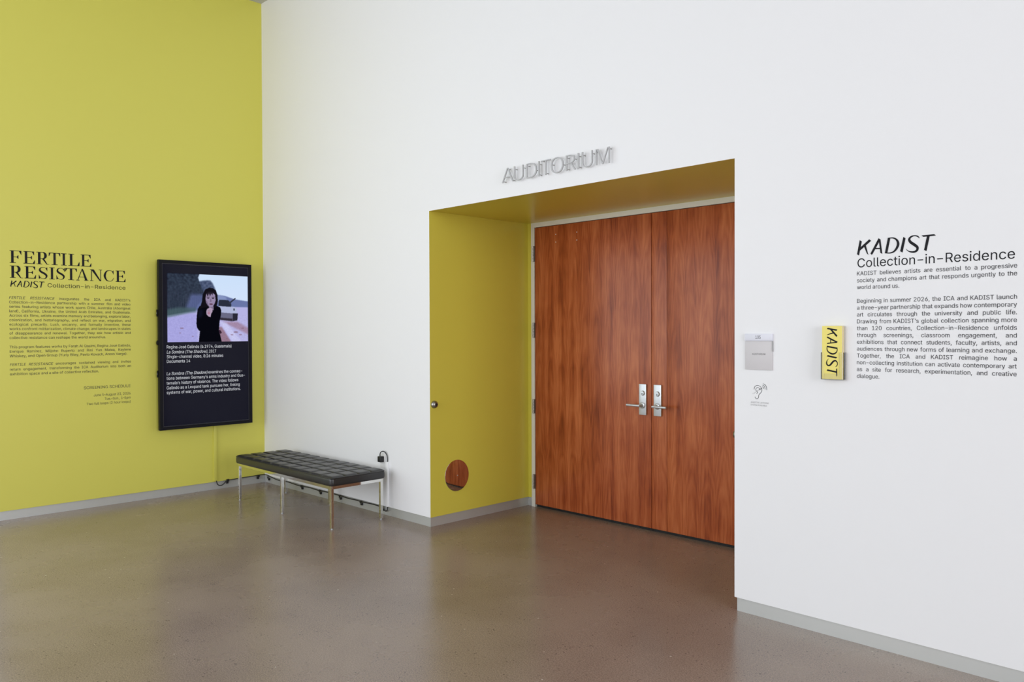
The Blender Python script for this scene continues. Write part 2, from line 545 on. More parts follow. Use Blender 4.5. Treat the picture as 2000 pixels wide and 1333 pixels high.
def lockset(door, x0, x1, lever_dir):
    p = MB()
    p.box(x0, x1, DEP - 0.016, DEP, 0.8945, 1.133)
    pl = p.build('lock_plate', M['steel'], door, bevel=0.0028, smooth=True)
    cx = (x0 + x1) / 2
    c = MB()
    c.lathe([(0.0195, 0), (0.0195, 0.0025), (0.0175, 0.004), (0.0165, 0.009), (0.0155, 0.010), (0.006, 0.0105)], (cx + 0.004, DEP - 0.016, 1.064), (0, -1, 0), 28)
    cy = c.build('lock_cylinder', M['steel'], pl, smooth=True)
    k = MB()
    k.box(cx + 0.002, cx + 0.006, DEP - 0.0275, DEP - 0.026, 1.052, 1.066)
    k.build('keyway', M['rubber'], pl)
    hz = 0.969
    lv = MB()
    lv.lathe([(0.024, 0), (0.024, 0.004), (0.0215, 0.006), (0.014, 0.007), (0.0105, 0.009), (0.0105, 0.048)], (cx, DEP - 0.016, hz), (0, -1, 0), 28)
    yb = DEP - 0.016 - 0.050
    L_ = 0.128
    xa = cx - lever_dir * 0.013
    lv.lathe([(0.0085, 0), (0.0098, 0.0015), (0.0098, L_ - 0.0015), (0.0085, L_)], (xa, yb, hz), (lever_dir, 0, 0), 24)
    lv.build('lever_handle', M['steel'], door, smooth=True)


lockset(d1, 3.899, 3.966, -1)
lockset(d2, 4.036, 4.104, 1)


# ------------------------------------------------------------------ lettering
def load_font(fn):
    try:
        base = bpy.utils.system_resource('DATAFILES', path='fonts')
        p = os.path.join(base, fn)
        if base and os.path.exists(p):
            return bpy.data.fonts.load(p)
    except Exception:
        pass
    return None


FONTS = {'text': load_font('Inter.woff2'), 'sign': load_font('NotoSansHebrew-Regular.woff2')}
_cache = {}


def contours(s, font, res):
    """closed outlines of a string as lists of 2-D points"""
    cv = bpy.data.curves.new('type_setter', 'FONT')
    if FONTS[font]:
        cv.font = FONTS[font]
    cv.fill_mode = 'NONE'
    cv.resolution_u = res
    cv.body = s
    to = bpy.data.objects.new('type_setter', cv)
    COL.objects.link(to)
    dg = bpy.context.evaluated_depsgraph_get()
    dg.update()
    ev = to.evaluated_get(dg)
    me = ev.to_mesh()
    V = [(v.co.x, v.co.y) for v in me.vertices]
    nxt = {}
    for e in me.edges:
        nxt.setdefault(e.vertices[0], []).append(e.vertices[1])
        nxt.setdefault(e.vertices[1], []).append(e.vertices[0])
    seen, out = set(), []
    for i in range(len(V)):
        if i in seen or i not in nxt:
            continue
        loop, cur, prev = [i], i, None
        seen.add(i)
        while True:
            # vertices of one outline are numbered in drawing order
            c = [k for k in nxt[cur] if k not in seen]
            if not c:
                break
            k = min(c, key=lambda q: abs(q - cur))
            loop.append(k)
            seen.add(k)
            cur = k
        out.append([V[k] for k in loop])
    ev.to_mesh_clear()
    bpy.data.objects.remove(to)
    bpy.data.curves.remove(cv)
    return [c for c in out if len(c) > 2]


def s_area(c):
    return 0.5 * sum(c[i][0] * c[(i + 1) % len(c)][1] - c[(i + 1) % len(c)][0] * c[i][1] for i in range(len(c)))


def inside(p, c):
    x, y = p
    r = False
    for i in range(len(c)):
        x1, y1 = c[i]
        x2, y2 = c[(i + 1) % len(c)]
        if (y1 > y) != (y2 > y) and x < (x2 - x1) * (y - y1) / (y2 - y1) + x1:
            r = not r
    return r


def untangle(c):
    """split an outline where it crosses itself into simple outlines"""
    n = len(c)
    for i in range(n):
        p, p2 = c[i], c[(i + 1) % n]
        for j in range(i + 2, n):
            if i == 0 and j == n - 1:
                continue
            q, q2 = c[j], c[(j + 1) % n]
            d = (p2[0] - p[0]) * (q2[1] - q[1]) - (p2[1] - p[1]) * (q2[0] - q[0])
            if abs(d) < 1e-12:
                continue
            t = ((q[0] - p[0]) * (q2[1] - q[1]) - (q[1] - p[1]) * (q2[0] - q[0])) / d
            u = ((q[0] - p[0]) * (p2[1] - p[1]) - (q[1] - p[1]) * (p2[0] - p[0])) / d
            if 1e-6 < t < 1 - 1e-6 and 1e-6 < u < 1 - 1e-6:
                x = (p[0] + (p2[0] - p[0]) * t, p[1] + (p2[1] - p[1]) * t)
                return untangle([x] + c[i + 1:j + 1]) + untangle(c[:i + 1] + [x] + c[j + 1:])
    return [c] if len(c) > 2 else []


def thinner(c, sg, d):
    """outline moved inwards by d"""
    out = []
    n = len(c)
    for i in range(n):
        a, b, e = Vector(c[i - 1]), Vector(c[i]), Vector(c[(i + 1) % n])
        t1, t2 = (b - a), (e - b)
        if t1.length < 1e-9 or t2.length < 1e-9:
            out.append(c[i])
            continue
        n1 = Vector((-t1.y, t1.x)).normalized() * sg
        n2 = Vector((-t2.y, t2.x)).normalized() * sg
        m = n1 + n2
        m = m / max(m.dot(n1), 0.35) if m.length > 1e-6 else n1
        out.append((b.x + m.x * d, b.y + m.y * d))
    return out


def groups(s, font='text', res=3, thin=0.0):
    """outer outlines, each with the holes that lie in it; overlapping outers stay separate"""
    cs = [k for c in contours(s, font, res) for k in untangle(c) if abs(s_area(k)) > 1e-6]
    if not cs:
        return []
    big = max(cs, key=lambda c: abs(s_area(c)))
    sg = 1 if s_area(big) > 0 else -1
    outer = [c for c in cs if s_area(c) * sg > 0]
    holes = [c for c in cs if s_area(c) * sg < 0]
    res_ = [(o_, [h for h in holes if inside(h[0], o_)]) for o_ in outer]
    if thin:
        res_ = [(thinner(o_, sg, thin), [thinner(h, sg, thin) for h in hs]) for o_, hs in res_]
    return res_


def char_glyph(ch):
    key = ('c', ch)
    if key not in _cache:
        v, f = [], []
        for gi, (o_, hs) in enumerate(groups(ch)):
            loops = [[Vector((x, y, 0)) for x, y in c] for c in [o_] + hs]
            flat = [p for l in loops for p in l]
            n = len(v)
            v += [(p.x, p.y, gi * 0.00003) for p in flat]
            f += [tuple(n + i for i in t) for t in tessellate_polygon(loops)]
        if ch == '-':
            mx_ = sum(p[0] for p in v) / len(v)
            v = [(mx_ + (p[0] - mx_) * 1.35, p[1], p[2]) for p in v]
        _cache[key] = (v, f)
    return _cache[key]


def glyphs(s):
    """a word: every character's own fill, set at the advance the font gives it"""
    key = ('w', s)
    if key not in _cache:
        v, f = [], []
        x0 = 0.0
        for k, ch in enumerate(s):
            gv, gf = char_glyph(ch) if ch != ' ' else ([], [])
            n = len(v)
            v += [(x + x0, y, z) for x, y, z in gv]
            f += [tuple(n + i for i in t) for t in gf]
            x0 += advance(ch)
        _cache[key] = (np.array(v), f)
    return _cache[key]


def advance(ch):
    key = ('a', ch)
    if key not in _cache:
        def right(t):
            return max(x for c in contours(t, 'text', 1) for x, y in c)
        _cache[key] = right(ch + 'l') - right('l')
    return _cache[key]


CAPH = float(glyphs('H')[0][:, 1].max())
SPACE = 0.28


class Lines:
    """collects flat lettering in local (across, up) metres"""
    def __init__(s):
        s.v, s.f = [], []

    def add(s, v, f):
        # each piece a hair prouder than the one before, so that overlaps do not fight
        n = len(s.v)
        s.k = (getattr(s, 'k', 0) + 1) % 12
        s.v += [(p[0], p[1], s.k * 0.00006 + (p[2] if len(p) > 2 else 0)) for p in v]
        s.f += [tuple(n + i for i in q) for q in f]

    def run(s, txt, x0, z, size, sx=1.0, italic=False):
        V, F = glyphs(txt)
        mn = V[:, 0].min()
        sh = 0.2 if italic else 0.0
        s.add([((x - mn + sh * y) * size * sx + x0, y * size + z, q_) for x, y, q_ in V], F)
        return (V[:, 0].max() - mn) * size * sx

    def fit(s, txt, x0, x1, z, cap, italic=False):
        V, F = glyphs(txt)
        wd = V[:, 0].max() - V[:, 0].min()
        size = cap / CAPH
        s.run(txt, x0, z, size, (x1 - x0) / (wd * size), italic)

    def justify(s, txt, x0, x1, z, size, sx=1.0, n_italic=0, last=False):
        ws = txt.split(' ')
        wid = []
        for w_ in ws:
            V, F = glyphs(w_)
            wid.append((V[:, 0].max() - V[:, 0].min()) * size * sx)
        gap = SPACE * size * sx if last else (x1 - x0 - sum(wid)) / max(1, len(ws) - 1)
        x = x0
        for k, w_ in enumerate(ws):
            s.run(w_, x, z, size, sx, k < n_italic)
            x += wid[k] + gap

    def build(s, name, m_, parent, plane):
        nx = plane(1, 0)[0] == plane(0, 0)[0]
        lift = lambda p, k_: (p[0] + k_, p[1], p[2]) if nx else (p[0], p[1] - k_, p[2])
        """plane maps (across, up) to a world point"""
        me = bpy.data.meshes.new(name)
        me.from_pydata([lift(plane(a, b_), k_) for a, b_, k_ in s.v], [], s.f)
        me.materials.append(m_)
        o = bpy.data.objects.new(name, me)
        COL.objects.link(o)
        if name in ('text_line', 'caption_line'):
            o['kind'] = 'stuff'
        if parent is not None:
            o.parent = parent
            o.matrix_parent_inverse = Matrix.Translation(-parent_loc(parent))
        return o


def stroke(path):
    """brush stroke polygon quads from (x, y, width)"""
    v, f = [], []
    P = []
    # subdivide by Catmull-Rom
    for i in range(len(path) - 1):
        p0 = path[max(i - 1, 0)]; p1 = path[i]; p2 = path[i + 1]; p3 = path[min(i + 2, len(path) - 1)]
        for k in range(5):
            t = k / 5
            P.append(tuple(0.5 * (2 * b1 + (c1 - a1) * t + (2 * a1 - 5 * b1 + 4 * c1 - d1_) * t * t + (-a1 + 3 * b1 - 3 * c1 + d1_) * t ** 3)
                           for a1, b1, c1, d1_ in zip(p0, p1, p2, p3)))
    P.append(tuple(path[-1]))
    for i, (x, y, w_) in enumerate(P):
        a, b_ = P[max(i - 1, 0)], P[min(i + 1, len(P) - 1)]
        dx, dy = b_[0] - a[0], b_[1] - a[1]
        l = math.hypot(dx, dy) or 1
        nx, ny = -dy / l, dx / l
        v += [(x + nx * w_ / 2, y + ny * w_ / 2), (x - nx * w_ / 2, y - ny * w_ / 2)]
    for i in range(len(P) - 1):
        f.append((2 * i, 2 * i + 1, 2 * i + 3, 2 * i + 2))
    return v, f


# hand-lettered wordmark, units of 0.11 m, as read off the wall
LOGO_POLY = [
    [(0.117, 0.66), (0.208, 0.591), (0.088, -0.025), (-0.0, 0.039)], [(0.529, 0.66), (0.615, 0.588), (0.137, 0.195), (0.099, 0.291)],
    [(0.296, 0.383), (0.379, 0.435), (0.497, -0.027), (0.429, 0.047)],
    [(0.93, 0.676), (1.012, 0.612), (0.68, 0.01), (0.643, -0.033), (0.583, 0.025)], [(0.93, 0.676), (1.012, 0.612), (1.09, -0.027), (1.006, 0.033)],
    [(0.765, 0.263), (1.005, 0.245), (1.005, 0.196), (0.739, 0.204)],
    [(1.959, 0.645), (2.048, 0.574), (1.926, -0.022), (1.826, 0.041)],
    [(2.68, 0.645), (3.176, 0.653), (3.25, 0.589), (2.759, 0.576)], [(2.895, 0.59), (3.007, 0.591), (2.88, -0.029), (2.788, 0.026)],
    [(1.322, 0.662), (1.423, 0.634), (1.298, -0.003), (1.196, -0.008)]]
LOGO_STROKE = [
    [(1.333, 0.642, 0.030), (1.55, 0.631, 0.045), (1.693, 0.529, 0.068), (1.747, 0.364, 0.090), (1.694, 0.193, 0.080), (1.58, 0.051, 0.058), (1.425, -0.005, 0.045), (1.225, 0.006, 0.030)],
    [(2.605, 0.535, 0.018), (2.536, 0.614, 0.045), (2.415, 0.657, 0.040), (2.276, 0.625, 0.060), (2.195, 0.525, 0.080), (2.248, 0.398, 0.095), (2.398, 0.276, 0.100),
     (2.52, 0.156, 0.090), (2.503, 0.028, 0.080), (2.382, -0.029, 0.068), (2.225, -0.007, 0.045), (2.12, 0.057, 0.022), (2.06, 0.128, 0.008)]]


def logo(lines, fn):
    for p in LOGO_POLY:
        lines.add([fn(*q) for q in p], [tuple(range(len(p)))])
    for st_ in LOGO_STROKE:
        v, f = stroke([(x, y, w_ * 1.15) for x, y, w_ in st_])
        lines.add([fn(*q) for q in v], f)


# extended serif capitals on a unit square
def R_(x0, x1, y0, y1):
    return [(x0, y0), (x1, y0), (x1, y1), (x0, y1)]


def ell(cx, cy, rx, ry, a0, a1, wf, n=14):
    return [(cx + rx * math.cos(math.radians(a0 + (a1 - a0) * k / n)), cy + ry * math.sin(math.radians(a0 + (a1 - a0) * k / n)), wf(k / n)) for k in range(n + 1)]


SERIF = {
    'I': ([R_(.30, .70, 0, 1), R_(0, 1, 0, .045), R_(0, 1, .955, 1)], []),
    'T': ([R_(.40, .60, 0, 1), R_(.24, .76, 0, .045), R_(0, 1, .95, 1), [(0, 1), (0, .72), (.035, .72), (.16, .96)], [(1, 1), (1, .72), (.965, .72), (.84, .96)]], []),
    'L': ([R_(.14, .36, 0, 1), R_(0, .52, .955, 1), R_(0, 1, 0, .05), [(1, 0), (1, .34), (.965, .34), (.80, .04)]], []),
    'E': ([R_(.12, .33, 0, 1), R_(0, .93, .955, 1), R_(0, .98, 0, .05), R_(.3, .70, .48, .525), [(.70, .64), (.735, .64), (.735, .36), (.70, .36), (.58, .50)],
           [(.93, 1), (.93, .70), (.90, .70), (.74, .96)], [(.98, 0), (1.0, .30), (.965, .30), (.80, .04)]], []),
    'F': ([R_(.12, .33, 0, 1), R_(0, .96, .955, 1), R_(0, .50, 0, .045), R_(.3, .68, .47, .515), [(.68, .64), (.715, .64), (.715, .34), (.68, .34), (.56, .49)],
           [(.96, 1), (.96, .68), (.93, .68), (.76, .96)]], []),
    'R': ([R_(.12, .32, 0, 1), R_(0, .44, 0, .045), R_(0, .5, .955, 1), R_(.3, .5, .45, .49), [(.42, .47), (.60, .47), (.86, .03), (1.0, .03), (1.0, 0), (.80, 0)]],
          [ell(.50, .725, .21, .25, 90, -90, lambda t: .05 + .16 * math.sin(t * PI))]),
    'A': ([R_(.25, .70, .28, .32), R_(0, .28, 0, .045), R_(.66, 1, 0, .045), [(.47, 1), (.53, 1), (.17, .03), (.11, .03)], [(.45, 1), (.56, 1), (.93, .03), (.73, .03)]], []),
    'N': ([R_(.10, .16, 0, 1), R_(.85, .91, 0, 1), R_(0, .27, 0, .045), R_(0, .22, .955, 1), R_(.72, 1, .955, 1), [(.08, 1), (.32, 1), (.91, 0), (.80, 0)]], []),
    'S': ([[(.93, 1), (.93, .66), (.90, .66), (.80, .92)], [(.04, 0), (.04, .36), (.07, .36), (.20, .06)]],
          [[(.90, .72, .03), (.74, .92, .05), (.48, .975, .05), (.22, .90, .11), (.15, .72, .20), (.34, .57, .22), (.62, .46, .22), (.84, .29, .21), (.76, .09, .11), (.50, .025, .05), (.22, .10, .05), (.06, .32, .03)]]),
    'C': ([[(.95, 1), (.95, .64), (.92, .64), (.82, .90)]],
          [[(.93, .68, .03), (.78, .92, .05), (.54, .975, .05), (.26, .87, .12), (.10, .50, .21), (.26, .13, .12), (.54, .025, .05), (.80, .09, .05), (.97, .34, .03)]]),
}


def serif(lines, ch, x0, x1, z, h):
    polys, strokes = SERIF[ch]
    W = x1 - x0
    for p in polys:
        lines.add([(x0 + x * W, z + y * h) for x, y in p], [tuple(range(len(p)))])
    for st_ in strokes:
        v, f = stroke([(x * W / h, y, w_ * W / h) for x, y, w_ in st_])
        lines.add([(x0 + x * h, z + y * h) for x, y in v], f)


# ---- exhibition text on the yellow wall (across = world y, read from left to right towards +y)
on_left = lambda a, b_: (0.0008, a, b_)
on_back = lambda a, b_: (a, -0.0008, b_)
wt = thing('wall_text', (0.0, -1.8, 0.9), 'black vinyl exhibition text with a large serif title on the yellow wall', 'wall text')
t_ = Lines()
for ch, a, b_ in (('F', -2.252, -2.163), ('E', -2.152, -2.067), ('R', -2.056, -1.960), ('T', -1.963, -1.875), ('I', -1.869, -1.826), ('L', -1.812, -1.724), ('E', -1.714, -1.628)):
    serif(t_, ch, a, b_, 2.1240, 0.1035)
for ch, a, b_ in (('R', -2.252, -2.156), ('E', -2.145, -2.060), ('S', -2.043, -1.970), ('I', -1.961, -1.919), ('S', -1.909, -1.837), ('T', -1.837, -1.746), ('A', -1.753, -1.654),
                  ('N', -1.641, -1.541), ('C', -1.528, -1.441), ('E', -1.428, -1.343)):
    serif(t_, ch, a, b_, 2.0005, 0.1015)
t_.build('title', M['vinyl'], wt, on_left)
t_ = Lines()
logo(t_, lambda x, y: (-2.2500 + x * 0.0788, 1.9270 + y * 0.0790))
t_.build('wordmark', M['vinyl'], wt, on_left)
t_ = Lines()
t_.fit('Collection-in-Residence', -1.974, -1.345, 1.9325, 0.0335)
t_.build('subtitle', M['vinyl'], wt, on_left)
LSZ = 0.0215 / CAPH
YL0, YL1 = -2.2590, -1.3040
P1 = [('FERTILE RESISTANCE inaugurates the ICA and KADIST\u2019s', 2), ('Collection-in-Residence partnership with a summer film and video', 0),
      ('series featuring artists whose work spans Chile, Australia (Aboriginal', 0), ('land), California, Ukraine, the United Arab Emirates, and Guatemala.', 0),
      ('Across six films, artists examine memory and belonging, explore labor,', 0), ('colonization, and historiography, and reflect on war, migration, and', 0),
      ('ecological precarity. Lush, uncanny, and formally inventive, these', 0), ('works confront militarization, climate change, and landscapes in states', 0),
      ('of disappearance and renewal. Together, they ask how artistic and', 0), ('collective resistance can reshape the world around us.', 0)]


def set_par(name, rows, x0, x1, z0, dz, size, sx, m_, parent, plane):
    for k, (s_, ni) in enumerate(rows):
        g = Lines()
        g.justify(s_, x0, x1, z0 - k * dz, size, sx, ni, last=(k == len(rows) - 1))
        g.build('text_line', m_, parent, plane)


def natural(s_, size):
    V, _ = glyphs(s_)
    return (V[:, 0].max() - V[:, 0].min()) * size


sxl = (-1.5216 + 2.2612) / natural('collective resistance can reshape the world around us.', LSZ)
set_par('paragraph', P1, YL0, YL1, 1.8265, 0.03687, LSZ, sxl, M['vinyl_soft'], wt, on_left)
P2 = [('This program features works by Farah Al Qasimi, Regina Jos\u00e9 Galindo,', 0), ('Enrique Ram\u00edrez, Miljohn Ruperto and Rini Yun Matea, Kaylene', 0),
      ('Whiskey, and Open Group (Yuriy Biley, Pavlo Kovach, Anton Varga).', 0)]
set_par('paragraph', P2, YL0, YL1, 1.4178, 0.0374, LSZ, sxl, M['vinyl_soft'], wt, on_left)
P3 = [('FERTILE RESISTANCE encourages sustained viewing and invites', 2), ('return engagement, transforming the ICA Auditorium into both an', 0), ('exhibition space and a site of collective reflection.', 0)]
set_par('paragraph', P3, YL0, YL1, 1.2715, 0.0390, LSZ, sxl, M['vinyl_soft'], wt, on_left)
t_ = Lines()
t_.fit('SCREENING SCHEDULE', -1.6995, -1.3100, 1.0485, 0.0245)
t_.build('schedule_heading', M['vinyl_soft'], wt, on_left)
t_ = Lines()
for row in (('June 5\u2013August 23, 2026', -1.6202, -1.3094, 0.9815),
            ('Tue.\u2013Sun., 1\u20135pm', -1.5298, -1.3097, 0.9440),
            ('Two full loops (2 hour loops)', -1.6792, -1.3100, 0.9070)):
    t_ = Lines()
    t_.fit(*row, 0.0213)
    t_.build('text_line', M['vinyl_soft'], wt, on_left)

# ---- text on the white wall
wt = thing('wall_text', (6.35, 0.0, 1.3), 'charcoal vinyl text on the white wall beside the brochure holder', 'wall text')
t_ = Lines()
logo(t_, lambda x, y: (6.0070 + x * 0.11, 1.9145 + y * 0.11))
t_.build('wordmark', M['vinyl'], wt, on_back)
t_ = Lines()
t_.fit('Collection-in-Residence', 6.0095, 6.6785, 1.8535, 0.0435)
t_.build('subtitle', M['vinyl'], wt, on_back)
RSZ = 0.0195 / CAPH
sxr = (6.2045 - 6.0075) / natural('world around us.', RSZ)
set_par('paragraph', [('KADIST believes artists are essential to a progressive', 0), ('society and champions art that responds urgently to the', 0), ('world around us.', 0)],
        6.0075, 6.6870, 1.8144, 0.0336, RSZ, sxr, M['vinyl_soft'], wt, on_back)
set_par('paragraph', [('Beginning in summer 2026, the ICA and KADIST launch', 0), ('a three-year partnership that expands how contemporary', 0), ('art circulates through the university and public life.', 0),
                      ('Drawing from KADIST\u2019s global collection spanning more', 0), ('than 120 countries, Collection-in-Residence unfolds', 0),
                      ('through screenings, classroom engagement, and', 0), ('exhibitions that connect students, faculty, artists, and', 0),
                      ('audiences through new forms of learning and exchange.', 0), ('Together, the ICA and KADIST reimagine how a', 0),
                      ('non-collecting institution can activate contemporary art', 0), ('as a site for research, experimentation, and creative', 0), ('dialogue.', 0)],
        6.0080, 6.6870, 1.6802, 0.03340, RSZ, sxr, M['vinyl_soft'], wt, on_back)

# ---- raised letters over the recess, each on its own pins
LET = [('A', 3.542, 3.655, 'first letter A'), ('U', 3.662, 3.752, 'letter U between A and D'), ('D', 3.783, 3.878, 'letter D'), ('I', 3.894, 3.9045, 'letter I between D and T'),
       ('T', 3.918, 4.003, 'letter T'), ('O', 4.008, 4.117, 'round letter O'), ('R', 4.140, 4.223, 'letter R'), ('I', 4.241, 4.2515, 'letter I between R and U'),
       ('U', 4.276, 4.364, 'letter U between I and M'), ('M', 4.391, 4.500, 'last letter M')]
PINS = {'A': [(.12, .08), (.88, .08), (.5, .90)], 'U': [(.07, .80), (.93, .80)], 'D': [(.08, .85), (.90, .45)], 'I': [(.5, .80), (.5, .10)], 'T': [(.5, .12), (.15, .95)],
        'O': [(.97, .45), (.04, .6)], 'R': [(.08, .85), (.10, .10), (.8, .7)], 'M': [(.06, .8), (.94, .9)]}
for ch, a, b_, nm in LET:
    gs = groups(ch, 'sign', 8, 0.014) if ch != 'I' else [([(0, 0), (1, 0), (1, 1), (0, 1)], [])]
    ax_ = [p for o_, hs in gs for p in o_]
    mn, mxx = min(p[0] for p in ax_), max(p[0] for p in ax_)
    lo, hi = min(p[1] for p in ax_), max(p[1] for p in ax_)
    h0, h1 = 2.591, 2.691
    if ch == 'O':
        h0, h1 = 2.5895, 2.6930
    if ch == 'U':
        h0 = 2.5895
    root = thing('sign_letter', ((a + b_) / 2, 0.0, h0), 'grey metal %s of the raised sign above the door recess' % nm, 'sign letter', 'raised letters above the recess')
    v, f = [], []
    mp = lambda p: (a + (p[0] - mn) / (mxx - mn) * (b_ - a), h0 + (p[1] - lo) / (hi - lo) * (h1 - h0))
    for o_, hs in gs:
        loops = [[mp(p) for p in c] for c in [o_] + hs]
        tess = tessellate_polygon([[Vector((x, z, 0)) for x, z in c] for c in loops])
        flat = [p for c in loops for p in c]
        n = len(v)
        N_ = len(flat)
        v += [(x, -0.0310, z) for x, z in flat] + [(x, -0.0220, z) for x, z in flat]
        f += [tuple(n + i for i in t) for t in tess] + [tuple(n + N_ + i for i in t[::-1]) for t in tess]
        k0 = 0
        for c in loops:
            L_ = len(c)
            for i in range(L_):
                i2 = (i + 1) % L_
                f.append((n + k0 + i, n + k0 + i2, n + N_ + k0 + i2, n + N_ + k0 + i))
            k0 += L_
    me = bpy.data.meshes.new('letter_body')
    me.from_pydata(v, [], f)
    bm = bmesh.new(); bm.from_mesh(me); bmesh.ops.recalc_face_normals(bm, faces=bm.faces); bm.to_mesh(me); bm.free()
    me.materials.append(M['letter'])
    o = bpy.data.objects.new('letter_body', me)
    COL.objects.link(o)
    o.parent = root
    o.matrix_parent_inverse = Matrix.Translation(-parent_loc(root))
    for (px, pz) in PINS[ch]:
        p = MB()
        p.lathe([(0.0028, 0), (0.0022, 0.023)], (a + px * (b_ - a), 0.0, 2.591 + pz * 0.1), (0, -1, 0), 10)
        p.build('pin', M['steel_dark'], root, smooth=True)

# ------------------------------------------------------------------ plaque, ear symbol, brochure holder
pq = thing('room_sign', (5.4895, 0.0, 1.335), 'grey room plaque with number 105 and a paler top band', 'sign')
box_bm(5.4090, 5.5680, -0.0060, -0.0002, 1.3350, 1.4900, 'plaque_body', M['plaque'], pq, 0.0008)
tb = box_bm(5.4090, 5.5690, -0.0095, -0.0002, 1.4912, 1.5290, 'number_band', M['plaque_top'], pq, 0.0008)
box_bm(5.5660, 5.5700, -0.0075, -0.0002, 1.4350, 1.4905, 'grey_edge', M['vinyl_grey'], pq)  # grey strip along the upper right edge of the plaque body
t_ = Lines()
t_.fit('105', 5.4725, 5.5026, 1.5025, 0.0165)
t_.build('number', M['vinyl_soft'], pq, lambda a, b_: (a, -0.0098, b_))
t_ = Lines()
t_.fit('AUDITORIUM', 5.4512, 5.5277, 1.4145, 0.0105)
t_.build('room_name', M['vinyl_mid'], pq, lambda a, b_: (a, -0.0063, b_))

er = thing('ear_symbol', (5.49, 0.0, 1.14), 'black outline ear symbol with sound waves and tiny grey text below the room plaque', 'wall symbol')
t_ = Lines()


def pxs(pts, w_):
    # ear outline traced in plaque-side units, already metres on the wall
    return [(5.4598 + (x - 318) * 0.000402, 1.2288 - (y - 970) * 0.000372, w_) for x, y in pts]


for pts in ([(318, 970), (322, 945), (340, 920), (370, 911), (400, 920), (422, 942), (430, 975), (422, 1005), (400, 1030), (386, 1050), (384, 1080), (372, 1100), (350, 1103), (336, 1090), (334, 1075)],
            [(405, 968), (392, 950), (372, 943), (352, 950), (344, 972), (352, 992), (368, 1004), (366, 1018), (354, 1028)],
            [(438, 925), (452, 936), (458, 955)], [(441, 903), (468, 920), (480, 960)], [(446, 880), (488, 908), (503, 970)]):
    v, f = stroke(pxs(pts, 0.0022))
    t_.add(v, f)
for k in range(6):
    cx, cy_ = 300 + k * 17.0, 1038 - k * 12.0
    if 2 < k < 4:
        continue
    v, f = stroke(pxs([(cx, cy_), (cx + 7, cy_ - 5)], 0.0022))
    t_.add(v, f)
v, f = stroke(pxs([(392, 972), (432, 948)], 0.0022))
t_.add(v, f)
t_.build('ear_outline', M['vinyl'], er, on_back)
t_ = Lines()
t_.fit('ASSISTIVE LISTENING', 5.4403, 5.5445, 1.1545, 0.0080)
t_.fit('SYSTEM AVAILABLE', 5.4403, 5.5347, 1.1405, 0.0080)
t_.build('caption', M['vinyl_grey'], er, on_back)

bh = thing('brochure_holder', (5.898, 0.0, 1.302), 'clear acrylic wall pocket with a cut-out front holding yellow leaflets', 'brochure holder')
box_bm(5.842, 5.957, -0.0030, -0.0004, 1.302, 1.436, 'back_plate', M['acrylic'], bh)
box_bm(5.842, 5.957, -0.0330, -0.0031, 1.300, 1.3025, 'bottom_plate', M['acrylic'], bh)
for x in (5.8420, 5.9550):
    box_bm(x, x + 0.0020, -0.0330, -0.0031, 1.3026, 1.436, 'side_plate', M['acrylic'], bh)
for xa, xb in ((5.8441, 5.8590), (5.9340, 5.9549)):
    box_bm(xa, xb, -0.0330, -0.0312, 1.3026, 1.436, 'front_plate', M['acrylic'], bh)
box_bm(5.8591, 5.9339, -0.0330, -0.0312, 1.3026, 1.330, 'front_plate', M['acrylic'], bh)
# leaflets, front one printed
NL = 8
proto = MB()
proto.box(-0.0505, 0.0505, -0.0014, 0.0014, 0.0, 0.2650)
proto_me = None
for k in range(NL):
    y = -0.0292 + k * 0.0033
    if k == 0:
        o = proto.build('leaflet', [M['leaflet'], M['paper']], None)
        for p in o.data.polygons:
            if abs(p.normal.x) > .9:
                p.material_index = 1
        proto_me = o.data
    else:
        o = bpy.data.objects.new('leaflet', proto_me)
        COL.objects.link(o)
    o.location = (5.8970 + (0.0 if k == 0 else random.uniform(-.0008, .0012)), y, 1.3030 + (0 if k == 0 else -random.uniform(0, .0003)))
    if k == 0:
        tag(o, 'front yellow leaflet with black hand lettering running down it, in the clear wall pocket', 'leaflet', 'yellow leaflets in the wall pocket')
        t_ = Lines()
        # lettering turned a quarter clockwise: reading direction runs down
        logo(t_, lambda x, y_: (0.0 - 0.0265 + 0.002 + y_ * 0.0790, 0.2560 - x * 0.0745))
        t_.build('lettering', M['vinyl'], o, lambda a, b_: (a + o.location.x, o.location.y - 0.0017, b_ + o.location.z))
    else:
        tag(o, 'yellow leaflet stacked behind the printed front one in the wall pocket', 'leaflet', 'yellow leaflets in the wall pocket')

# ------------------------------------------------------------------ round steel plate and jamb bumpers
dp = MB()
R0 = 0.127
prof = [(R0, 0.0), (R0, 0.0070), (R0 - 0.0015, 0.0085)]
for k in range(1, 14):
    t = k / 14
    r = (R0 - 0.0015) * (1 - t)
    prof.append((r, 0.0085 + 0.0045 * (1 - (r / R0) ** 2)))
o = dp.lathe(prof, (XL - 0.0035, 0.274, 0.377), (1, 0, 0.036), 64).build('steel_disc', M['mirror'], smooth=True)
tag(o, 'round polished steel plate low on the yellow side wall of the recess', 'wall plate')
sc_ = MB()
sc_.lathe([(0.004, 0), (0.0035, 0.001)], (XL + 0.0108, 0.274, 0.377), (1, 0, 0), 12)
sc_.build('centre_pin', M['steel'], o)

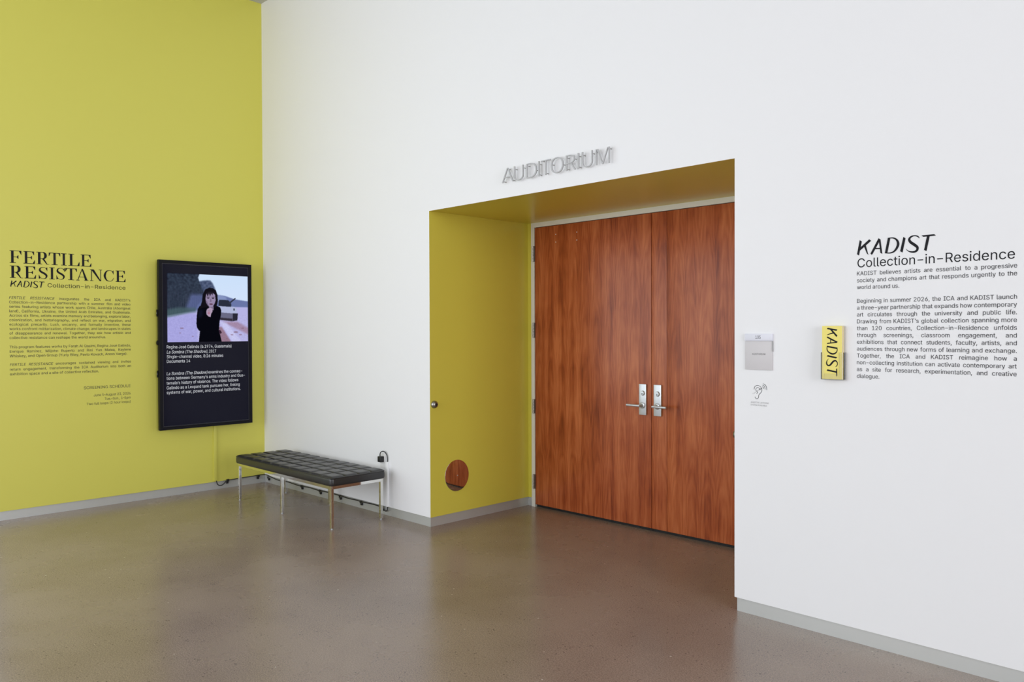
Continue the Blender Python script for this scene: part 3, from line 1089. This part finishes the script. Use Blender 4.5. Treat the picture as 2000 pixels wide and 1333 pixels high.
for (x, y, z, sgn, lab) in ((XL, 0.041, 0.968, 1, 'small domed steel bumper on the left yellow jamb of the recess'),
                            (XR, 0.045, 0.970, -1, 'small domed steel bumper peeking from the right jamb of the recess')):
    b1 = MB()
    b1.lathe([(0.031, 0), (0.031, 0.004), (0.029, 0.012), (0.025, 0.020), (0.019, 0.0255), (0.0125, 0.0285), (0.0115, 0.0285)], (x, y, z), (sgn, 0, 0), 32)
    o = b1.build('door_bumper', M['steel_dark'], smooth=True)
    tag(o, lab, 'door bumper', 'door bumpers on the recess jambs')
    b2 = MB()
    b2.lathe([(0.0112, 0), (0.0112, 0.0295), (0.008, 0.0315)], (x, y, z), (sgn, 0, 0), 20)
    b2.build('rubber_tip', M['rubber'], o, smooth=True)

# ------------------------------------------------------------------ cable raceways, outlet, cord, clips
o = box_bm(0.0002, 0.0170, -0.5420, -0.5130, BASE + 0.012, 0.66, 'cable_raceway', M['yellow'], None, 0.002)
tag(o, 'yellow-painted cable raceway running down from the wall screen', 'cable raceway')
RX0, RX1 = 2.118, 2.146
o = box_bm(RX0, RX1, -0.0170, -0.0002, 0.080, 0.455, 'cable_raceway', M['white'], None, 0.002)
tag(o, 'white cable raceway on the white wall beside the bench end', 'cable raceway')
o = box_bm(2.030, 2.104, -0.0050, -0.0002, 0.395, 0.520, 'wall_outlet', M['outlet'], None, 0.0012)
tag(o, 'white wall outlet plate with a black plug in it', 'outlet')
for z in (0.434,):
    rec = MB()
    rec.box(2.050, 2.084, -0.0062, -0.0049, z - 0.016, z + 0.016)
    rec.build('socket', M['outlet'], o)

cord = thing('power_cord', (1.0, -0.008, BASE), 'black power cord clipped along the baseboard with a square plug in the outlet', 'power cord')


def smooth_pts(P, n=8):
    out = []
    P = [Vector(p) for p in P]
    for i in range(len(P) - 1):
        p0, p1, p2, p3 = P[max(i - 1, 0)], P[i], P[i + 1], P[min(i + 2, len(P) - 1)]
        for k in range(n):
            t = k / n
            out.append(0.5 * (2 * p1 + (p2 - p0) * t + (2 * p0 - 5 * p1 + 4 * p2 - p3) * t * t + (-p0 + 3 * p1 - 3 * p2 + p3) * t ** 3))
    out.append(P[-1])
    return out


CR = 0.0042
yo = -CR - 0.0005
P = [(0.009, -0.516, 0.100), (0.009, -0.514, 0.078), (0.010, -0.502, 0.048), (0.010, -0.478, 0.034), (0.008, -0.448, 0.040), (0.006, -0.424, 0.060),
     (0.0055, -0.400, 0.074), (0.0052, -0.33, 0.077), (0.0050, -0.24, 0.080), (0.0050, -0.15, 0.081), (0.0050, -0.072, 0.083), (0.0052, -0.020, 0.084),
     (0.014, -0.0055, 0.083)]
P += [(0.084, yo, 0.080), (0.16, yo, 0.070), (0.25, yo, 0.060), (0.33, yo, 0.058), (0.41, yo, 0.063), (0.50, yo, 0.066), (0.58, yo, 0.062), (0.66, yo, 0.059),
      (0.739, yo, 0.060), (0.82, yo, 0.064), (0.90, yo, 0.066), (0.98, yo, 0.063), (1.07, yo, 0.062), (1.16, yo, 0.066), (1.24, yo, 0.068), (1.32, yo, 0.067),
      (1.407, yo, 0.065), (1.48, yo, 0.063), (1.56, yo, 0.061), (1.64, yo, 0.064), (1.738, yo, 0.063), (1.83, yo, 0.064), (1.92, yo, 0.066), (2.00, yo, 0.064), (2.045, yo, 0.058),
      (2.085, yo - .002, 0.040), (2.115, yo - .003, 0.040), (2.130, yo - .003, 0.052), (2.135, yo - .003, 0.0785)]
cb = MB().tube(smooth_pts(P, 6), CR, 10)
cb.build('cable', M['black'], cord, smooth=True)
P = [(2.060, -0.030, 0.492), (2.062, -0.031, 0.515), (2.072, -0.029, 0.532), (2.092, -0.024, 0.541), (2.112, -0.018, 0.536), (2.128, -0.011, 0.515), (2.134, -0.009, 0.485), (2.1345, -0.009, 0.4562)]
MB().tube(smooth_pts(P, 8), CR, 12).build('cable', M['black'], cord, smooth=True)
MB().box(2.040, 2.084, -0.043, -0.0064, 0.448, 0.497).build('plug', M['black'], cord, bevel=0.005, smooth=True)

CL = [(0, -0.400, 'on the yellow wall side, nearest the raceway'), (0, -0.074, 'on the yellow wall side, nearest the corner'), (1, 0.084, 'under the white wall, nearest the corner'),
      (1, 0.410, 'second from the corner under the white wall'), (1, 0.739, 'third from the corner under the white wall'), (1, 1.070, 'fourth from the corner under the white wall'),
      (1, 1.407, 'fifth from the corner under the white wall'), (1, 1.738, 'sixth from the corner under the white wall'), (1, 2.052, 'last under the white wall, beside the white raceway')]
clip0 = None
for side, p, where in CL:
    if side == 1:
        c = MB()
        c.box(-0.013, 0.013, -0.0105, -0.0092, -0.001, 0.019)
        c.box(-0.013, 0.013, -0.0105, -0.0002, 0.0178, 0.0195)
        c.box(-0.013, 0.013, -0.0105, 0.0085, -0.0030, -0.0012)
        c.box(-0.010, 0.010, -0.0040, EPS - 0.0002, -0.021, -0.0031)
        zz = 0.054
        if clip0 is None:
            o = c.build('cable_clip', M['black'])
            clip0 = o
        else:
            o = clip0.copy()
            COL.objects.link(o)
        o.location = (p, 0, zz - 0.003)
    else:
        c = MB()
        c.box(0.0112, 0.0125, -0.013, 0.013, -0.001, 0.019)
        c.box(0.0002, 0.0125, -0.013, 0.013, 0.0178, 0.0195)
        c.box(0.0002, 0.0125, -0.013, 0.013, -0.0030, -0.0012)
        c.box(-EPS + 0.0002, 0.0040, -0.010, 0.010, -0.024, -0.0031)
        o = c.build('cable_clip', M['black'])
        o.location = (0, p, 0.067)
    tag(o, 'small black cable clip %s' % where, 'cable clip', 'cable clips along the baseboard')

# ------------------------------------------------------------------ wall screen in its portrait enclosure
MY0, MY1, MZ0, MZ1 = -1.083, -0.176, 0.636, 2.217
FXR, BXR = 0.092, 0.050
tv = thing('wall_screen', (0.0, -0.63, MZ0), 'tall black portrait video screen in a shallow case on the yellow wall', 'video screen')
cs = MB()
bw = 0.030
for (a0, a1, z0, z1) in ((MY0, MY0 + bw, MZ0, MZ1), (MY1 - bw, MY1, MZ0, MZ1), (MY0 + bw, MY1 - bw, MZ0, MZ0 + bw), (MY0 + bw, MY1 - bw, MZ1 - bw, MZ1)):
    cs.box(BXR, FXR, a0, a1, z0, z1)
cs.box(BXR, BXR + 0.004, MY0 + bw, MY1 - bw, MZ0 + bw, MZ1 - bw)
case = cs.build('case', M['case'], tv)
# slim inner lip
lp = MB()
l0 = 0.006
ya, yb, za, zb = MY0 + bw, MY1 - bw, MZ0 + bw, MZ1 - bw
for (a0, a1, z0, z1) in ((ya, ya + l0, za, zb), (yb - l0, yb, za, zb), (ya + l0, yb - l0, za, za + l0), (ya + l0, yb - l0, zb - l0, zb)):
    lp.box(0.0805, 0.0855, a0, a1, z0, z1)
lp.build('inner_lip', mat('lip_black', (0.03, 0.03, 0.04, 1), 0.3), case)
box_bm(0.058, 0.0800, ya + 0.001, yb - 0.001, za + 0.001, zb - 0.001, 'display', M['screen'], tv)
box_bm(0.0002, 0.0499, -0.93, -0.33, 1.05, 1.85, 'wall_mount', M['black'], tv)
for z, kind in ((1.723, 'lock'), (1.661, 'strap'), (1.448, 'hump'), (1.159, 'lock')):
    if kind == 'strap':
        continue
    s_ = MB()
    if kind == 'lock':
        s_.box(0.0450, 0.0640, MY0 - 0.009, MY0 - 0.0002, z - 0.032, z + 0.032)
        lk = s_.build('latch', M['case'], case, bevel=0.002, smooth=True)
        k_ = MB()
        k_.lathe([(0.0045, 0), (0.0045, 0.003)], (0.0545, MY0 - 0.009, z), (0, -1, 0), 12)
        k_.build('latch_key', M['steel'], case)
    else:
        s_.lathe([(0.024, 0), (0.022, 0.005), (0.014, 0.009), (0.004, 0.0105)], (0.052, MY0, z), (0, -1, 0), 20)
        s_.build('side_knob', M['case'], case, smooth=True)

# the picture, painted into vertex colours
NU, NV = 340, 277
uu, vv = np.meshgrid((np.arange(NU) + .5) / NU, (np.arange(NV) + .5) / NV)
img = np.zeros((NV, NU, 3))
rng = np.random.default_rng(7)


def blur(a, k):
    if k <= 0:
        return a
    for ax in (0, 1):
        p = np.pad(a, [(k, k) if i == ax else (0, 0) for i in range(a.ndim)], mode='edge')
        c = np.cumsum(np.insert(p, 0, 0, axis=ax), axis=ax)
        n = a.shape[ax]
        hi = np.take(c, range(2 * k + 1, 2 * k + 1 + n), axis=ax)
        lo = np.take(c, range(0, n), axis=ax)
        a = (hi - lo) / (2 * k + 1)
    return a


def pmask(pts, k=1):
    ins = np.zeros_like(uu, bool)
    n = len(pts)
    for i in range(n):
        x1, y1 = pts[i]
        x2, y2 = pts[(i + 1) % n]
        if y1 == y2:
            continue
        c = ((y1 > vv) != (y2 > vv)) & (uu < (x2 - x1) * (vv - y1) / (y2 - y1) + x1)
        ins ^= c
    return blur(ins.astype(float), k)


def put(mask, col, a=1.0):
    global img
    mm = (mask * a)[..., None]
    img = img * (1 - mm) + np.array(col) * mm


def emask(cx, cy, rx, ry, k=1):
    return blur((((uu - cx) / rx) ** 2 + ((vv - cy) / ry) ** 2 < 1).astype(float), k)


def noise(sx_, sy_, seed=0):
    r_ = np.random.default_rng(seed)
    a = r_.random((NV, NU))
    if sx_:
        a = np.apply_along_axis(lambda m_: np.convolve(m_, np.ones(sx_) / sx_, 'same'), 1, a)
    if sy_:
        a = np.apply_along_axis(lambda m_: np.convolve(m_, np.ones(sy_) / sy_, 'same'), 0, a)
    a = (a - a.mean()) / (a.std() + 1e-9)
    return a


img[:] = np.array([0.84, 0.90, 0.99])
img += (0.55 - vv)[..., None].clip(0, 1) * np.array([-0.06, -0.02, 0.0])
put(pmask([(0, .5), (.35, .46), (1, .46), (1, 1.01), (0, 1.01)], 3), (0.72, 0.71, 0.90))
# far woods, haze
put(pmask([(.60, .30), (.70, .31), (.83, .36), (1.0, .385), (1.0, .475), (.60, .475)], 2), (0.42, 0.47, 0.66))
put(pmask([(.60, .30), (.66, .305), (.72, .33), (.72, .40), (.60, .42)], 3), (0.55, 0.61, 0.78), .8)
put(pmask([(.36, .11), (.45, .09), (.52, .085), (.55, .13), (.58, .21), (.60, .36), (.50, .50), (.3, .54)], 3), (0.30, 0.345, 0.46))
hl_ = blur(noise(5, 3, 11), 3)
img += (pmask([(.36, .11), (.45, .09), (.52, .085), (.55, .13), (.58, .21), (.60, .36), (.36, .40)], 3) * hl_ / hl_.std() * .03)[..., None]
tr = pmask([(-.01, -.01), (.39, -.01), (.37, .05), (.385, .12), (.42, .22), (.45, .30), (.42, .38), (.36, .46), (.33, .54), (.2, .57), (-.01, .62)], 2)
put(tr, (0.185, 0.220, 0.285))
streak = noise(0, 25, 3)
leafy = blur(noise(5, 3, 5), 3)
leafy = leafy / leafy.std()
img += (tr * np.clip(vv * 2.2 - .25, 0, 1) * streak * .05)[..., None] * np.array([1, .9, 1.1])
img += (tr * np.clip(1 - vv * 2, .15, 1) * leafy * .030)[..., None] * np.array([.8, 1, 1.1])
put(pmask([(.28, .30), (.45, .30), (.42, .50), (.30, .56), (.22, .50)], 8), (0.45, 0.50, 0.75), .55)
put(pmask([(-.01, .53), (.12, .50), (.34, .50), (.35, .56), (.2, .60), (-.01, .67)], 5), (0.30, 0.40, 0.42), .7)
# track and sand
put(pmask([(-.01, .65), (.3, .58), (.36, .60), (.36, 1.01), (-.01, 1.01)], 4), (0.66, 0.65, 0.88))
put(pmask([(.66, .70), (.86, .70), (1.01, .80), (1.01, .90), (.80, .78)], 5), (0.62, 0.50, 0.60), .8)
put(pmask([(.62, .78), (.66, .78), (.78, 1.01), (.64, 1.01)], 3), (0.58, 0.45, 0.52), .9)
put(pmask([(.63, .70), (.72, .72), (.92, 1.01), (.80, 1.01)], 4), (0.80, 0.80, 0.95), .8)
sand = (vv > .6)
n2_ = blur(noise(3, 1, 9), 1)
img += (sand * n2_ / n2_.std() * .012)[..., None]
for cx, cy_, rr in ((.17, .80, .022), (.15, .87, .012), (.30, .92, .012), (.84, .86, .03), (.90, .90, .02), (.79, .90, .018), (.72, .96, .012), (.93, .80, .02)):
    put(emask(cx, cy_, rr, rr * .5, 1), (0.50, 0.38, 0.45), .6)
# armoured vehicle
put(pmask([(.62, .465), (.82, .475), (.855, .50), (.855, .59), (.63, .58)], 1), (0.70, 0.73, 0.86))
put(pmask([(.63, .37), (.745, .375), (.78, .42), (.785, .45), (.775, .475), (.62, .465), (.62, .40)], 1), (0.17, 0.19, 0.25))
put(pmask([(.745, .415), (.835, .335), (.842, .352), (.76, .435)], 0), (0.20, 0.22, 0.29))
put(pmask([(.63, .56), (.80, .575), (.80, .66), (.64, .655)], 1), (0.42, 0.42, 0.52))
put(pmask([(.80, .575), (.868, .572), (.862, .68), (.80, .695)], 1), (0.17, 0.17, 0.22))
put(pmask([(.63, .64), (.80, .655), (.80, .695), (.64, .675)], 2), (0.20, 0.18, 0.22))
put(pmask([(.81, .50), (.83, .50), (.83, .53), (.81, .53)], 0), (0.30, 0.32, 0.40))
# person in a dark coat
dk = (0.030, 0.032, 0.060)
put(pmask([(.42, .46), (.385, .475), (.362, .52), (.350, .62), (.345, .73), (.352, .79), (.375, .835), (.388, .84), (.372, 1.01), (.658, 1.01), (.636, .89), (.624, .83), (.632, .70),
           (.65, .60), (.654, .53), (.640, .485), (.60, .465)], 1), dk)
put(pmask([(.37, .53), (.43, .52), (.42, .62), (.37, .66)], 6), (0.07, 0.08, 0.15), .8)
put(pmask([(.505, .195), (.455, .225), (.425, .30), (.415, .40), (.400, .46), (.382, .515), (.42, .50), (.46, .49), (.58, .49), (.598, .47), (.612, .40), (.608, .30), (.588, .23), (.55, .20)], 1), (0.075, 0.065, 0.095))
put(pmask([(.500, .43), (.555, .43), (.560, .53), (.500, .53)], 1), (0.50, 0.44, 0.55))
put(pmask([(.468, .29), (.50, .262), (.55, .262), (.578, .30), (.585, .38), (.572, .43), (.548, .475), (.520, .488), (.490, .465), (.465, .42), (.458, .36)], 1), (0.60, 0.54, 0.67))
put(pmask([(.47, .25), (.58, .25), (.572, .285), (.55, .275), (.545, .31), (.53, .28), (.515, .325), (.502, .28), (.488, .33), (.475, .30)], 1), (0.10, 0.085, 0.12), .9)
for ex in (.492, .552):
    put(emask(ex, .352, .015, .008, 0), (0.10, 0.08, 0.12), .85)
    put(pmask([(ex - .02, .332), (ex + .02, .330), (ex + .02, .338), (ex - .02, .341)], 0), (0.22, 0.17, 0.22), .8)
put(pmask([(.518, .36), (.528, .36), (.535, .405), (.512, .408)], 0), (0.46, 0.39, 0.50), .8)
put(emask(.527, .440, .023, .010, 0), (0.36, 0.22, 0.30), .9)
put(pmask([(.458, .38), (.478, .40), (.50, .47), (.48, .46)], 1), (0.40, 0.34, 0.44), .6)
# raised fist under the chin, other hand low
put(pmask([(.488, .505), (.520, .495), (.545, .508), (.545, .55), (.528, .585), (.520, .635), (.492, .625), (.470, .595), (.466, .555), (.475, .52)], 1), (0.70, 0.62, 0.72))
for k in range(3):
    put(pmask([(.478, .535 + k * .022), (.520, .525 + k * .022), (.520, .530 + k * .022), (.478, .541 + k * .022)], 0), (0.45, 0.33, 0.42), .7)
put(emask(.500, .575, .012, .022, 1), (0.70, 0.42, 0.52), .6)
put(pmask([(.622, .82), (.645, .835), (.660, .865), (.645, .885), (.628, .875)], 1), (0.22, 0.14, 0.20))
img = np.clip(img, 0, 1)
lin = np.where(img <= 0.04045, img / 12.92, ((img + 0.055) / 1.055) ** 2.4)
yA, yB, zA, zB = -1.0050, -0.2100, 2.0985, 1.4530
vs, fs = [], []
for j in range(NV + 1):
    for i in range(NU + 1):
        vs.append((0.08025, yA + (yB - yA) * i / NU, zA + (zB - zA) * j / NV))
for j in range(NV):
    for i in range(NU):
        a = j * (NU + 1) + i
        fs.append((a, a + NU + 1, a + NU + 2, a + 1))
me = bpy.data.meshes.new('video_picture')
me.from_pydata(vs, [], fs)
ca = me.color_attributes.new('pic', 'FLOAT_COLOR', 'POINT')
pad = np.pad(lin, ((0, 1), (0, 1), (0, 0)), mode='edge')
ca.data.foreach_set('color', np.concatenate([pad.reshape(-1, 3), np.ones(((NU + 1) * (NV + 1), 1))], axis=1).ravel().astype(np.float32))
me.materials.append(M['picture'])
o = bpy.data.objects.new('video_picture', me)
COL.objects.link(o)
o.parent = tv
o.matrix_parent_inverse = Matrix.Translation(-parent_loc(tv))

on_scr = lambda a, b_: (0.0806, a, b_)
t_ = Lines()
SC_CAP = 0.0285
Y0 = -1.0130


def mixed(parts, z, cap=SC_CAP):
    t_ = Lines()
    for (s_, a, b_, it) in parts:
        t_.fit(s_, a, b_, z, cap, it)
    t_.build('caption_line', M['screen_text'], tv, on_scr)


mixed([('Regina Jos\u00e9 Galindo (b.1974, Guatemala)', Y0, -0.3851, False)], 1.3945)
mixed([('La Sombra (The Shadow),', Y0, -0.6211, True), ('2017', -0.610, -0.5411, False)], 1.3475)
mixed([('Single-channel video, 8:26 minutes', Y0, -0.4697, False)], 1.3035)
mixed([('Documenta 14', Y0, -0.7946, False)], 1.2605)
Y0 = -1.0165
mixed([('La Sombra (The Shadow)', Y0, -0.6305, True), ('examines the connec-', -0.6192, -0.2755, False)], 1.1460)
mixed([('tions between Germany\u2019s arms industry and Gua-', Y0, -0.2478, False)], 1.1025)
mixed([('temala\u2019s history of violence. The video follows', Y0, -0.3165, False)], 1.0580)
mixed([('Galindo as a Leopard tank pursues her, linking', Y0, -0.3025, False)], 1.0135)
mixed([('systems of war, power, and cultural institutions.', Y0, -0.2933, False)], 0.9700)

# ------------------------------------------------------------------ tufted bench
BX0, BX1, BY0, BY1 = 0.612, 2.232, -0.612, -0.095
SZ0, SZ1 = 0.343, 0.408
bn = thing('bench', (1.42, -0.35, 0.0), 'black tufted leather bench on slim chrome legs against the white wall', 'bench')
# cushion body with rounded corners and edges
me_b = MB()


def rrect(x0, x1, y0, y1, r, n=6):
    out = []
    for cx, cy_, a in ((x1 - r, y1 - r, 0), (x0 + r, y1 - r, 90), (x0 + r, y0 + r, 180), (x1 - r, y0 + r, 270)):
        for k in range(n + 1):
            t = math.radians(a + 90 * k / n)
            out.append((cx + r * math.cos(t), cy_ + r * math.sin(t)))
    return out


rings = []
for z, inset in ((SZ0, .006), (SZ0 + .006, .001), (SZ0 + .020, -.001), (SZ0 + .045, -.001), (SZ1 - .012, .000), (SZ1 - .005, .003), (SZ1 - .001, .007), (SZ1, .013), (SZ1 - .001, .02)):
    rings.append([(x, y, z) for x, y in rrect(BX0 + inset, BX1 - inset, BY0 + inset, BY1 - inset, .030)])
n = len(rings[0])
for rg in rings:
    me_b.v += rg
for i in range(len(rings) - 1):
    for k in range(n):
        me_b.f.append((i * n + k, i * n + (k + 1) % n, (i + 1) * n + (k + 1) % n, (i + 1) * n + k)); me_b.mi.append(0)
me_b.f.append(tuple(range(n))[::-1]); me_b.mi.append(0)
me_b.f.append(tuple((len(rings) - 1) * n + k for k in range(n))); me_b.mi.append(0)
cushion = me_b.build('cushion', M['leather'], bn, smooth=True)
# welt round the top edge
wv = [(x, y, SZ1 - 0.004) for x, y in rrect(BX0 + .001, BX1 - .001, BY0 + .001, BY1 - .001, .029)]
wv.append(wv[0])
MB().tube(wv, 0.0028, 6).build('welt', M['leather'], cushion, smooth=True)
# forty sewn squares: one puffed square mesh shared by all
NXC, NYC = 10, 4
ix0, ix1, iy0, iy1 = BX0 + .006, BX1 - .006, BY0 + .006, BY1 - .006
cw, chh = (ix1 - ix0) / NXC, (iy1 - iy0) / NYC
NP = 12
pv, pf = [], []
for j in range(NP + 1):
    for i in range(NP + 1):
        s_, t2 = -1 + 2 * i / NP, -1 + 2 * j / NP
        pin = 1 - 0.07 * (abs(t2) ** 4) * (abs(s_) ** 1) * 0
        hgt = 0.0140 * ((1 - abs(s_) ** 6.0) * (1 - abs(t2) ** 6.0)) ** 0.5
        pv.append((s_ * cw / 2 * 0.992, t2 * chh / 2 * 0.992, hgt))
for j in range(NP):
    for i in range(NP):
        a = j * (NP + 1) + i
        pf.append((a, a + 1, a + NP + 2, a + NP + 1))
pm = bpy.data.meshes.new('tufted_square')
pm.from_pydata(pv, [], pf)
pm.shade_smooth()
pm.materials.append(M['leather'])
for j in range(NYC):
    for i in range(NXC):
        o = bpy.data.objects.new('tufted_square', pm)
        COL.objects.link(o)
        o.parent = cushion
        o.matrix_parent_inverse = Matrix.Identity(4)
        o.location = (ix0 + cw * (i + .5), iy0 + chh * (j + .5), SZ1 - 0.003)

LG = 0.0245
lx = (0.650, 1.4265, 2.1985)
RZ0, RZ1 = 0.317, 0.3425
FY0, FY1 = -0.5985, -0.1085
fr_ = MB()
fr_.box(lx[0] - LG / 2, lx[2] + LG / 2, FY0, FY0 + 0.010, RZ0, RZ1)
fr_.box(lx[0] - LG / 2, lx[2] + LG / 2, FY1 - 0.010, FY1, RZ0, RZ1)
fr_.box(lx[0] - LG / 2, lx[0] - LG / 2 + 0.010, FY0 + 0.010, FY1 - 0.010, RZ0, RZ1)
fr_.box(lx[2] + LG / 2 - 0.010, lx[2] + LG / 2, FY0 + 0.010, FY1 - 0.010, RZ0, RZ1)
fr_.box(lx[1] - 0.010, lx[1] + 0.010, FY0 + 0.010, FY1 - 0.010, RZ0 + .003, RZ1 - .002)
fr_.build('frame', M['chrome'], bn, bevel=0.0008)
for x in lx:
    for y in (FY0 + LG / 2, FY1 - LG / 2):
        l_ = MB()
        l_.box(x - LG / 2 + .0005, x + LG / 2 - .0005, y - LG / 2 + .0005, y + LG / 2 - .0005, 0.012, RZ0 - 0.0003)
        lg = l_.build('leg', M['chrome'], bn, bevel=0.0008)
        g_ = MB()
        g_.lathe([(0.009, 0.0004), (0.0095, 0.006), (0.006, 0.0085), (0.005, 0.0125)], (x, y, 0), (0, 0, 1), 16)
        g_.build('glide', M['steel'], lg, smooth=True)
